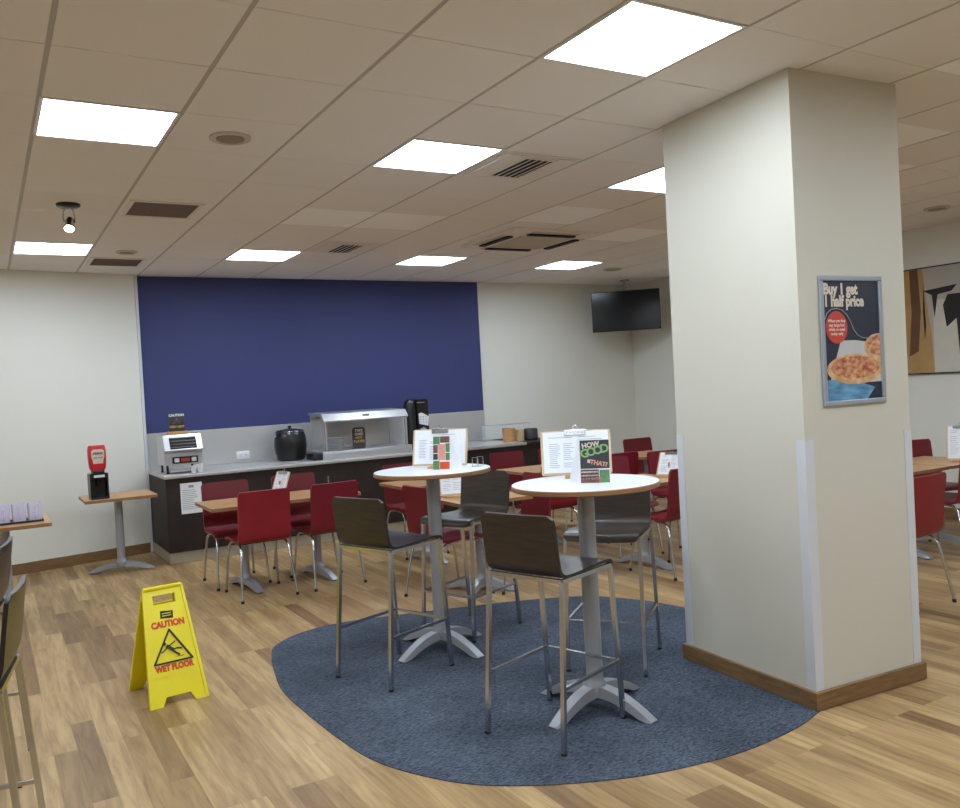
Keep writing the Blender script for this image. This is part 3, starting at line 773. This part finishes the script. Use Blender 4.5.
# round high tables
def round_table(x, y, ang, lab):
    t = thing('high_table', lab, 'bar table', (x, y, 0), 0, 'round white high tables')
    bm = bmesh.new(); r = .35; z0, z1 = 1.055, 1.08
    lathe(bm, [(r - .006, z0), (r, z0 + .004), (r, z1 - .003), (r - .003, z1)], seg=72, mi=0)
    bm.faces.ensure_lookup_table()
    for f in bm.faces:
        if len(f.verts) > 8 and f.calc_center_median().z > 1.07: f.material_index = 1
    finish('tabletop', bm, ['tabletop_edge', 'white_top'], t)
    base(t, .325, .105, z0, ang, .04)
round_table(2.01, 2.20, math.radians(-74), 'round white high table with wooden edge, the left one holding the picture leaflet')
round_table(2.155, .895, math.radians(-75), 'round white high table with wooden edge, the right one holding the dark leaflet')

# ------------------------------------------------------------------ bar stools
def make_stool():
    t = thing('bar_stool', 'x', 'bar stool')
    prof = curve_pts([(.225, .700), (.218, .722), (.195, .736), (.10, .738), (-.03, .730), (-.12, .728), (-.162, .736), (-.185, .765), (-.195, .82), (-.205, .90), (-.218, .997)], 4)
    finish('seat_shell', shell_mesh(prof, lambda s: .40, .014, 8, .012, .03), ['wenge', 'wenge_edge'], t)
    zt = .716; w = .018
    fx, rx, sy = .195, -.18, .2
    bm = bmesh.new()
    bar(bm, (rx, -sy, zt), (rx, sy, zt), w); bar(bm, (fx, -sy, zt), (fx, sy, zt), w)
    bar(bm, (rx, -sy, zt), (fx, -sy, zt), w); bar(bm, (rx, sy, zt), (fx, sy, zt), w)
    finish('seat_frame', bm, 'chrome', t, False)
    F = {}
    for sx, ax in ((1, fx), (-1, rx)):
        for s in (1, -1):
            ft = Vector((.235 if sx > 0 else -.238, s * .208, .006)); tp = Vector((ax, s * sy, zt - .004))
            F[(sx, s)] = (ft, tp)
            bm = bmesh.new(); bar(bm, ft, tp, .019); lg = finish('leg', bm, 'chrome', t, False)
            bm = bmesh.new(); box(bm, ft.x - .0095, ft.x + .0095, ft.y - .0095, ft.y + .0095, 0, .011); finish('foot_cap', bm, 'rubber', lg, False)
    def at(k, z): a, b = F[k]; return a + (b - a) * ((z - a.z) / (b.z - a.z))
    z = .27
    for a, b in (((1, 1), (1, -1)), ((1, 1), (-1, 1)), ((1, -1), (-1, -1))):
        bm = bmesh.new(); bar(bm, at(a, z), at(b, z), .014); finish('footrest', bm, 'chrome', t, False)
    return t
st = make_stool()
ST = [
 (1.61, 1.99, 20, 'dark wooden bar stool at the left round table, nearest the yellow floor sign'),
 (1.878, .83, 19, 'dark bar stool, its back to the camera, in front of the right round table post'),
 (2.36, 2.44, 201, 'dark bar stool between the two round tables, its seat turned toward the camera left'),
 (2.665, 1.37, 219, 'dark bar stool behind the right round table, facing the camera beside the pillar'),
 (-.44, .845, 171, 'nearer of the two bar stools cut by the left photo edge'),
 (-.45, 1.93, 172, 'farther of the two bar stools cut by the left photo edge'),
]
for i, (x, y, h, lab) in enumerate(ST):
    zz = .0043 if i < 4 else 0
    if i == 0: st.location = (x, y, zz); st.rotation_euler = (0, 0, math.radians(h)); st['label'] = lab; st['group'] = 'dark wood and chrome bar stools'
    else: dup(st, (x, y, zz), math.radians(h), lab)

# ------------------------------------------------------------------ menu clipboards
def clipboard(loc, face, label, w=.36, h=.245, lean=12, two=True, block=True, seed=0):
    "face: heading of the board's normal"
    t = thing('menu_clipboard', label, 'clipboard', loc, math.radians(face + 90), 'menu clipboards in wooden stands')
    R_ = Matrix.Translation((0, 0, .014)) @ Matrix.Rotation(math.radians(-lean), 4, 'X')
    def part(name, bm, m, par=None, sm=False): 
        bmesh.ops.transform(bm, matrix=R_, verts=bm.verts[:]); return finish(name, bm, m, par or t, sm)
    bm = bmesh.new(); prism(bm, rrect(-w / 2, w / 2, 0, h, .012), lambda u, v, q: (u, q, v), .004); part('board', bm, 'ply')
    rnd = random.Random(seed)
    def page(x0, x1, z0, z1, y):
        bm = bmesh.new(); box(bm, x0, x1, y - .0012, y, z0, z1)
        ww = x1 - x0; hh = z1 - z0
        nl = 13
        for c in (0, 1):
            for i in range(nl):
                if rnd.random() < .2: continue
                z = z1 - hh * (.14 + .78 * i / nl); L = ww * rnd.uniform(.22, .38); xa = x0 + ww * (.08 + .46 * c)
                box(bm, xa, xa + L, y - .0017, y - .0012, z - .0012, z + .0012, 0, 1)
        part('menu_page', bm, ['paper', 'ink'])
    page(-w / 2 + .012, w / 2 - .012, .012, h - .006, -.0005)
    if two: page(-w / 2 + .03, w * .02, .018, h - .045, -.0026)
    bm = bmesh.new(); box(bm, -.055, .055, -.009, .0065, h - .026, h + .002, .002); c_ = part('clip', bm, 'chrome')
    tmp = bmesh.new(); tube(tmp, [(.012 * math.cos(a), -.002, h + .013 + .012 * math.sin(a)) for a in [i * PI / 6 for i in range(12)]], .0025, 6, closed=True)
    part('clip_ring', tmp, 'chrome', c_, True)
    bm = bmesh.new()
    if block:
        box(bm, -.06, .06, -.045, .0, 0, .013, .002)
    box(bm, -.06, .06, .0, .075, 0, .013, .002); bar(bm, (0, .066, .01), (0, .036, .12), .03, 0, .008)
    finish('stand', bm, 'wood_block', t, False)
    return t
clipboard((2.075, 2.23, 1.0805), 219, 'white menu clipboard standing on the left round high table', h=.225, seed=1)
clipboard((2.25, 1.08, 1.0805), 234, 'white menu clipboard standing behind the dark leaflet on the right round high table', w=.35, h=.225, seed=2)
clipboard((2.80, 3.43, TZ), 250, 'white menu clipboard on the wooden table seen just under the left round table top', w=.20, h=.24, two=False, seed=3)
clipboard((4.61, 3.00, TZ), 205, 'white menu leaning on the wooden table at the left edge of the pillar', w=.21, h=.215, lean=30, two=False, seed=4)
clipboard((1.855, 4.85, TZ), 205, 'white clipboard on the small wooden table in front of the counter', w=.17, h=.20, lean=24, two=False, seed=5)
clipboard((6.72, 1.76, TZ), 205, 'pale menu clipboard at the right photo edge on the table beyond the pillar', w=.21, h=.29, two=False, seed=6)

# leaflets
def leaflet(loc, face, label, w, h, side, parts):
    t = thing('leaflet', label, 'leaflet', loc, math.radians(face + 90), 'folded leaflets on the round tables')
    R_ = Matrix.Rotation(math.radians(-8), 4, 'X')
    bm = bmesh.new(); box(bm, -w / 2, w / 2, 0, .0012, .001, h, 0, 0, R_); fr = finish('front_page', bm, 'paper', t, False)
    bm = bmesh.new(); s = side
    A = R_ @ Vector((s * w / 2, .0014, h)); Bp = Vector((s * w / 2, .0014, .001))
    tv_ = [Bp, A, A + Vector((s * .02, .06, -.002)), Bp + Vector((s * .06, .055, 0))]
    v1_ = [bm.verts.new(p) for p in tv_]; v2_ = [bm.verts.new(p + Vector((0, .0012, 0))) for p in tv_]
    bm.faces.new(v1_); bm.faces.new(v2_[::-1])
    for i in range(4): bm.faces.new((v1_[i], v1_[(i + 1) % 4], v2_[(i + 1) % 4], v2_[i]))
    finish('folded_page', bm, 'paper', t, False)
    for nm, x0, x1, z0, z1, m_ in parts:
        bm = bmesh.new(); box(bm, x0 * w - w / 2, x1 * w - w / 2, -.0008, -.0001, z0 * h, z1 * h, 0, 0, R_); finish(nm, bm, m_, fr, False)
    return t, fr, R_
t, fr, R_ = leaflet((2.03, 2.115, 1.0805), 223, 'narrow folded leaflet with green and pink pictures on the left round table', .105, .20, 1,
 [('picture', 0, .4, .76, .99, 'green_print'), ('picture', .42, .98, .8, .99, 'brown_print'), ('picture', .0, .28, .5, .74, 'brown_print'), ('picture', .3, .72, .28, .76, 'pink_print'),
  ('picture', .74, .99, .52, .78, 'green_print'), ('picture', .0, .28, .3, .48, 'charcoal_print'), ('picture', .0, .38, .01, .27, 'green_print'), ('picture', .4, .98, .02, .24, 'signred'), ('picture', .74, .99, .28, .5, 'green_print')])
t, fr, R_ = leaflet((2.15, .805, 1.0805), 227, 'dark folded leaflet with green lettering HOW GOOD IS THAT on the right round table', .138, .205, -1,
 [('dark_panel', .01, .99, .34, .99, 'charcoal_print'), ('picture', .01, .62, .02, .32, 'brown_print'), ('picture', .64, .98, .02, .31, 'green_print'), ('picture', .5, .7, .02, .14, 'pink_print'),
  ('text_strip', .03, .6, .25, .28, 'paper'), ('text_strip', .03, .6, .17, .2, 'paper'), ('text_strip', .03, .5, .09, .12, 'paper')])
def ltext(s, sz, m_, x, z, rot, bold=.0012):
    text('lettering', s, sz, m_, R_ @ frame_m((x, -.0013, z), (1, 0, 0), (0, 0, 1)) @ Matrix.Rotation(math.radians(rot), 4, 'Z'), fr, bold)
ltext('HOW', .032, 'cream_print', -.018, .180, 8)
for i, ch in enumerate('GOOD'): ltext(ch, .054, 'leaf_green', -.047 + i * .031, .140 + i * .007, 6, .0015)
ltext('IS', .02, 'cream_print', -.028, .104, -10)
ltext('THAT', .028, 'pink_print', .014, .094, -12)
ltext('?', .028, 'pink_print', .053, .086, -12)
# condiment holder
t = thing('condiment_rack', 'small metal condiment rack behind the clipboard on the left round table', 'condiment rack', (2.27, 2.10, 1.0805), math.radians(30))
bm = bmesh.new(); box(bm, -.035, .035, -.025, .025, 0, .006, .002); finish('tray', bm, 'steel', t)
for x in (-.03, .03):
    bm = bmesh.new(); tube(bm, [(x, -.02, .005), (x, -.02, .055), (x, .02, .055), (x, .02, .005)], .0022, 6); finish('wire', bm, 'chrome', t)
t = thing('table_marker', 'thin steel menu holder post on the small table pair beside the counter', 'holder', (2.30, 4.80, TZ))
bm = bmesh.new(); lathe(bm, [(.03, 0), (.03, .006), (.006, .01), (.005, .12), (.005, .125)], seg=16); finish('post', bm, 'chrome', t)

# ------------------------------------------------------------------ sauce dispenser
t = thing('sauce_dispenser', 'red sauce pouch in a black stand on the table against the cream wall', 'sauce dispenser', (.59, 6.17, TZ), math.radians(3))
bm = bmesh.new(); P = [(-.07, .0), (.07, .0), (.07, .03), (-.02, .05), (-.02, .17), (-.07, .19), (-.07, .0)][:-1]
box(bm, -.078, .078, -.075, .09, 0, .022, .006); box(bm, -.078, -.064, -.06, .09, .02, .22, .004); box(bm, .064, .078, -.06, .09, .02, .22, .004)
box(bm, -.066, .066, .03, .09, .02, .22, .004); box(bm, -.078, .078, -.07, .09, .185, .235, .008)
finish('stand', bm, 'black', t, False)
bm = bmesh.new(); lathe(bm, [(.02, .11), (.02, .185)], (0, -.01), 16); finish('nozzle', bm, 'black', t)
bm = bmesh.new(); box(bm, -.045, .045, -.0715, -.07, .2, .222); finish('maker_strip', bm, 'white', t, False)
bm = bmesh.new(); box(bm, -.05, .05, -.055, .06, .236, .27, .008); finish('collar', bm, 'charcoal_print', t)
bm = bmesh.new()
prof = [(.058, .262), (.07, .29), (.075, .36), (.076, .44), (.072, .475), (.066, .49)]
rings = []
for hw, z in prof:
    dp = .055 if z < .45 else .045
    rings.append([bm.verts.new((x, y, z)) for x, y in rrect(-hw, hw, -dp, dp, .03, 4)])
for A, B in zip(rings, rings[1:]):
    n_ = len(A)
    for j in range(n_): bm.faces.new((A[j], A[(j + 1) % n_], B[(j + 1) % n_], B[j]))
bm.faces.new(rings[0][::-1]); bm.faces.new(rings[-1]); pch = finish('pouch', bm, 'ketchup', t)
bm = bmesh.new(); prism(bm, [(-.042, .325), (.042, .325), (.046, .36), (.055, .385), (.055, .44), (.038, .455), (-.038, .455), (-.055, .44), (-.055, .385), (-.046, .36)], lambda u, v, w: (u, -.0565 + w, v), .002)
lb = finish('label_patch', bm, 'cream_print', pch, False)
text('lettering', 'HEINZ', .028, 'charcoal_print', frame_m((0, -.0572, .418), (1, 0, 0), (0, 0, 1)), lb, .0008)
text('lettering', 'KETCHUP', .018, 'charcoal_print', frame_m((0, -.0572, .378), (1, 0, 0), (0, 0, 1)), lb, .0004)

# ------------------------------------------------------------------ mugs on the left table
t = thing('serving_tray', 'low black tray under the pale mugs at the left photo edge', 'tray', (-.21, 4.98, TZ))
bm = bmesh.new(); box(bm, -.275, .275, -.09, .09, 0, .006, .002)
for a in ((-.275, .275, -.09, -.084), (-.275, .275, .084, .09), (-.275, -.269, -.084, .084), (.269, .275, -.084, .084)): box(bm, *a, .005, .016)
finish('tray_body', bm, 'black', t, False)
mug = None
mugn = ['rightmost white mug in the row of pale mugs on the left edge table', 'second pale mug from the right in the row on the left edge table', 'third lilac mug from the right in the row on the left edge table', 'fourth lilac mug from the right in the row on the left edge table', 'fifth mug in the row on the left edge table, mostly outside the photo']
for i in range(5):
    loc = (.01 - i * .106, 4.98, TZ + .0062)
    if mug is None:
        mug = thing('mug', mugn[0], 'mug', loc, math.radians(8), 'row of pale mugs')
        bm = bmesh.new()
        rings = []
        for hw, z in ((.036, 0), (.043, .004), (.046, .135), (.042, .135), (.038, .01)): rings.append([bm.verts.new((x, y, z)) for x, y in rrect(-hw, hw, -hw, hw, .018, 4)])
        for A, B in zip(rings, rings[1:]):
            n_ = len(A)
            for j in range(n_): bm.faces.new((A[j], A[(j + 1) % n_], B[(j + 1) % n_], B[j]))
        bm.faces.new(rings[0][::-1]); bm.faces.new(rings[-1])
        finish('mug_body', bm, 'lilac', mug)
        bm = bmesh.new(); tube(bm, [(.0, -.044, .108), (.0, -.066, .106), (.0, -.074, .07), (.0, -.066, .034), (.0, -.043, .03)], .007, 8); finish('handle', bm, 'lilac', mug)
    else: dup(mug, loc, math.radians(8), mugn[i])

# ------------------------------------------------------------------ caution sign
t = thing('caution_sign', 'yellow folding wet floor caution sign standing on the wood floor', 'floor sign', (.49, 2.48, 0), math.radians(6.4))
H = .585; dy = .205; L_ = math.hypot(H, dy); tilt = math.atan2(dy, H)
def panel_bm():
    bm = bmesh.new()
    def w(z): return .152 - .046 * z / L_
    # outline with foot cut-out, built as strips so the handle is a true hole
    zc = .045
    pts_out = []
    hx0, hx1, hz0, hz1 = -.058, .058, L_ - .098, L_ - .05
    def F(u, v, q): return (u, q, v)
    d = .012
    prism(bm, [(-w(0), 0), (-.085, 0), (-.062, zc), (-w(zc), zc)], F, d)
    prism(bm, [(.085, 0), (w(0), 0), (w(zc), zc), (.062, zc)], F, d)
    prism(bm, [(-w(zc), zc), (w(zc), zc), (w(hz0), hz0), (-w(hz0), hz0)], F, d)
    prism(bm, [(-w(hz0), hz0), (hx0, hz0), (hx0, hz1), (-w(hz1), hz1)], F, d)
    prism(bm, [(hx1, hz0), (w(hz0), hz0), (w(hz1), hz1), (hx1, hz1)], F, d)
    prism(bm, [(-w(hz1), hz1), (w(hz1), hz1), (w(L_) - .0, L_ - .008), (.07, L_), (-.07, L_), (-w(L_), L_ - .008)], F, d)
    # raised rim
    for s in (-1, 1): prism(bm, [(s * w(0), 0), (s * (w(0) - .016), 0), (s * (w(L_) - .014), L_ - .01), (s * w(L_), L_ - .01)], lambda u, v, q: (u, -.005 + q, v), .022)
    prism(bm, [(-w(.15), .147), (w(.15), .147), (w(.15), .153), (-w(.15), .153)], lambda u, v, q: (u, -.003 + q, v), .01)
    return bm
Rf = Matrix.Translation((0, -dy, 0)) @ Matrix.Rotation(-tilt, 4, 'X')
bm = panel_bm(); bmesh.ops.transform(bm, matrix=Rf, verts=bm.verts[:]); fp = finish('front_panel', bm, 'yellow', t, False)
Rb = Matrix.Rotation(PI, 4, 'Z') @ Rf
bm = panel_bm(); bmesh.ops.transform(bm, matrix=Rb, verts=bm.verts[:]); finish('back_panel', bm, 'yellow', t, False)
bm = bmesh.new(); tube(bm, [(-.1, 0, H - .012), (.1, 0, H - .012)], .012, 10); finish('hinge', bm, 'yellow', t)
def sm(x, z, y=-.0012): return Rf @ frame_m((x, y, z), (1, 0, 0), (0, 0, 1))
text('lettering', 'CAUTION', .044, 'signred', sm(0, .413), fp, .003, .86)
text('lettering', 'WET FLOOR', .042, 'signred', sm(0, .188), fp, .003, .82)
bm = bmesh.new()
tri = [(-.098, .215), (.098, .215), (0, .382)]
for a, b in ((0, 1), (1, 2), (2, 0)):
    bar(bm, (tri[a][0], -.0015, tri[a][1]), (tri[b][0], -.0015, tri[b][1]), .009, 0, .009)
for q in tri:
    tmp = bmesh.new(); lathe(tmp, [(.0046, -.004), (.0046, .004)], seg=10); join(bm, tmp, 0, Matrix.Translation((q[0], -.0015, q[1])) @ Matrix.Rotation(PI / 2, 4, 'X'))
bmesh.ops.transform(bm, matrix=Rf, verts=bm.verts[:]); finish('warning_triangle', bm, 'signblack', fp, False)
bm = bmesh.new()
def stroke(P, r): 
    for a, b in zip(P, P[1:]): bar(bm, (a[0], -.0015, a[1]), (b[0], -.0015, b[1]), r, 0, r)
tmp = bmesh.new(); lathe(tmp, [(.0085, -.002), (.0085, .002)], seg=14); join(bm, tmp, 0, Matrix.Translation((-.034, -.0015, .312)) @ Matrix.Rotation(PI / 2, 4, 'X'))
stroke([(-.026, .302), (.004, .276)], .015)
stroke([(-.02, .296), (-.002, .304), (.022, .318)], .006); stroke([(-.022, .292), (-.042, .276), (-.056, .270)], .006)
stroke([(.004, .276), (.026, .280), (.052, .274)], .008); stroke([(.002, .274), (.018, .258), (.036, .244)], .008)
stroke([(.02, .236), (.032, .240), (.044, .235), (.058, .240)], .003)
bmesh.ops.transform(bm, matrix=Rf, verts=bm.verts[:]); finish('slipping_figure', bm, 'signblack', fp, False)
bm = bmesh.new(); box(bm, -.033, .033, -.0025, .0, -.02, .02, .001, 0, Matrix.Translation((0, 0, .462)) @ Matrix.Rotation(math.radians(6), 4, 'Y')); bmesh.ops.transform(bm, matrix=Rf, verts=bm.verts[:]); lg_ = finish('maker_badge', bm, 'signblack', fp, False)
bm = bmesh.new()
for k in range(2): box(bm, -.024, .024, -.0034, -.0026, .455 + k * .012, .459 + k * .012)
bmesh.ops.transform(bm, matrix=Rf, verts=bm.verts[:]); finish('badge_lines', bm, 'yellow', lg_, False)

# ------------------------------------------------------------------ poster on pillar
t = thing('wall_poster', 'framed pizza offer poster on the cream pillar', 'poster', PM @ Vector((.332, -.0005, 1.683)), PROT)
w, h = .208, .302
bm = bmesh.new(); fw = .024
box(bm, -w, w, -.014, 0, h - fw, h, .004); box(bm, -w, w, -.014, 0, -h, -h + fw, .004)
box(bm, -w, -w + fw, -.014, 0, -h + fw, h - fw, .004); box(bm, w - fw, w, -.014, 0, -h + fw, h - fw, .004); finish('snap_frame', bm, 'alu', t, False)
iw, ih = w - fw, h - fw
bm = bmesh.new(); box(bm, -iw, iw, -.006, -.001, -ih, ih); pn = finish('print', bm, 'navy', t, False)
def pp(y): return lambda u, v, q: (u, -y - q, v)
bm = bmesh.new(); prism(bm, [(-iw + .02, -.20), (iw, -.20), (iw, -.02), (.02, .0), (-.08, .0)], pp(.0062), .0004); finish('board_picture', bm, 'board_paper', pn, False)
bm = bmesh.new(); prism(bm, [(-iw, -ih), (iw * .45, -ih), (iw * .75, -.225), (.0, -.19), (-iw, -.18)], pp(.0067), .0004); finish('cloth_picture', bm, 'cloth', pn, False)
def ell(cx, cz, a, b, n=30): return [(max(-iw, min(iw, cx + a * math.cos(2 * PI * i / n))), cz + b * math.sin(2 * PI * i / n)) for i in range(n)]
for cx, cz, a, b in ((.175, -.035, .10, .065), (.01, -.135, .19, .072)):
    bm = bmesh.new(); prism(bm, ell(cx, cz, a, b), pp(.0072 + (.0006 if a > .15 else 0)), .0004); fz = finish('pizza_picture', bm, 'crust', pn, False)
    bm = bmesh.new(); prism(bm, ell(cx, cz + b * .12, a * .86, b * .74), pp(.0080 + (.0006 if a > .15 else 0)), .0003); finish('topping_picture', bm, 'topping', fz, False)
bm = bmesh.new(); prism(bm, ell(-.104, .062, .07, .075), pp(.0075), .0005); bd = finish('red_badge', bm, 'badge', pn, False)
bm = bmesh.new(); pts_ = [(-.178, -.0078, .10), (-.165, -.0078, .128), (-.135, -.0078, .146), (-.10, -.0078, .15), (-.065, -.0078, .142), (-.035, -.0078, .12), (-.012, -.0078, .088), (.008, -.0078, .05), (.03, -.0078, .026), (.06, -.0078, .012), (.1, -.0078, .008), (.14, -.0078, .014), (.17, -.0078, .026)]
tube(bm, [tuple(p) for p in pts_], .0022, 6); finish('swirl_line', bm, 'ink', pn)
for i, s in enumerate(('When you buy', 'any large hot', 'drink or meal', 'today only')):
    text('badge_lettering', s, .019, 'cream_print', frame_m((-.104, -.0086, .092 - i * .02), (1, 0, 0), (0, 0, 1)), bd, .0006)
text('lettering', 'Buy 1 get', .07, 'cream_print', frame_m((-iw + .004, -.0066, .238), (1, 0, 0), (0, 0, 1)), pn, .0032, .84, 'LEFT')
text('lettering', '1 half price', .07, 'cream_print', frame_m((-iw + .004, -.0066, .182), (1, 0, 0), (0, 0, 1)), pn, .0032, .84, 'LEFT')

# ------------------------------------------------------------------ abstract canvas on the right wall
t = thing('wall_art', 'wide abstract canvas in ochre, grey and black on the right wall', 'picture', (RIGHT_X - .001, 3.05, 1.98), math.radians(-90))
# local x runs to -Y (to the right in view); local -y faces the room
Wd, Hh = 2.4, .535
bm = bmesh.new()
for a in ((-.0, Wd, -.03, 0, Hh - .012, Hh), (-.0, Wd, -.03, 0, -Hh, -Hh + .012), (0, .012, -.03, 0, -Hh + .012, Hh - .012), (Wd - .012, Wd, -.03, 0, -Hh + .012, Hh - .012)): box(bm, *a)
finish('frame', bm, 'black', t, False)
bm = bmesh.new(); box(bm, .012, Wd - .012, -.02, -.001, -Hh + .012, Hh - .012); cv = finish('canvas', bm, 'art2', t, False)
k = 0
def patch(P, m_, nm='brush_patch'):
    global k; k += 1
    bm = bmesh.new(); prism(bm, P, lambda u, v, q: (u, -.0203 - .0002 * k - q, v), .0002); finish(nm, bm, m_, cv, False)
B_ = -Hh + .013; T_ = Hh - .013
patch([(.013, B_), (.36, B_), (.34, -.1), (.30, .2), (.27, T_), (.013, T_)], 'art1')
patch([(.10, -.35), (.2, -.3), (.24, .1), (.22, T_), (.13, T_), (.14, .1)], 'art4')
patch([(.36, B_), (.62, B_), (.62, .12), (.52, .20), (.37, .2)], 'art5')
patch([(.27, .3), (.62, .33), (.56, .27), (.42, .25), (.38, .02), (.36, .25)], 'art3')
patch([(.27, -.2), (.29, -.05), (.275, .38), (.262, .1)], 'art3')
patch([(.47, .14), (.52, .24), (.80, .24), (.80, B_), (.63, B_), (.60, .0), (.50, -.08)], 'art3')
patch([(.80, -.3), (1.2, -.28), (1.2, .0), (.80, -.05)], 'art1')
patch([(1.3, B_), (1.9, B_), (1.8, .1), (1.4, .2)], 'art4')
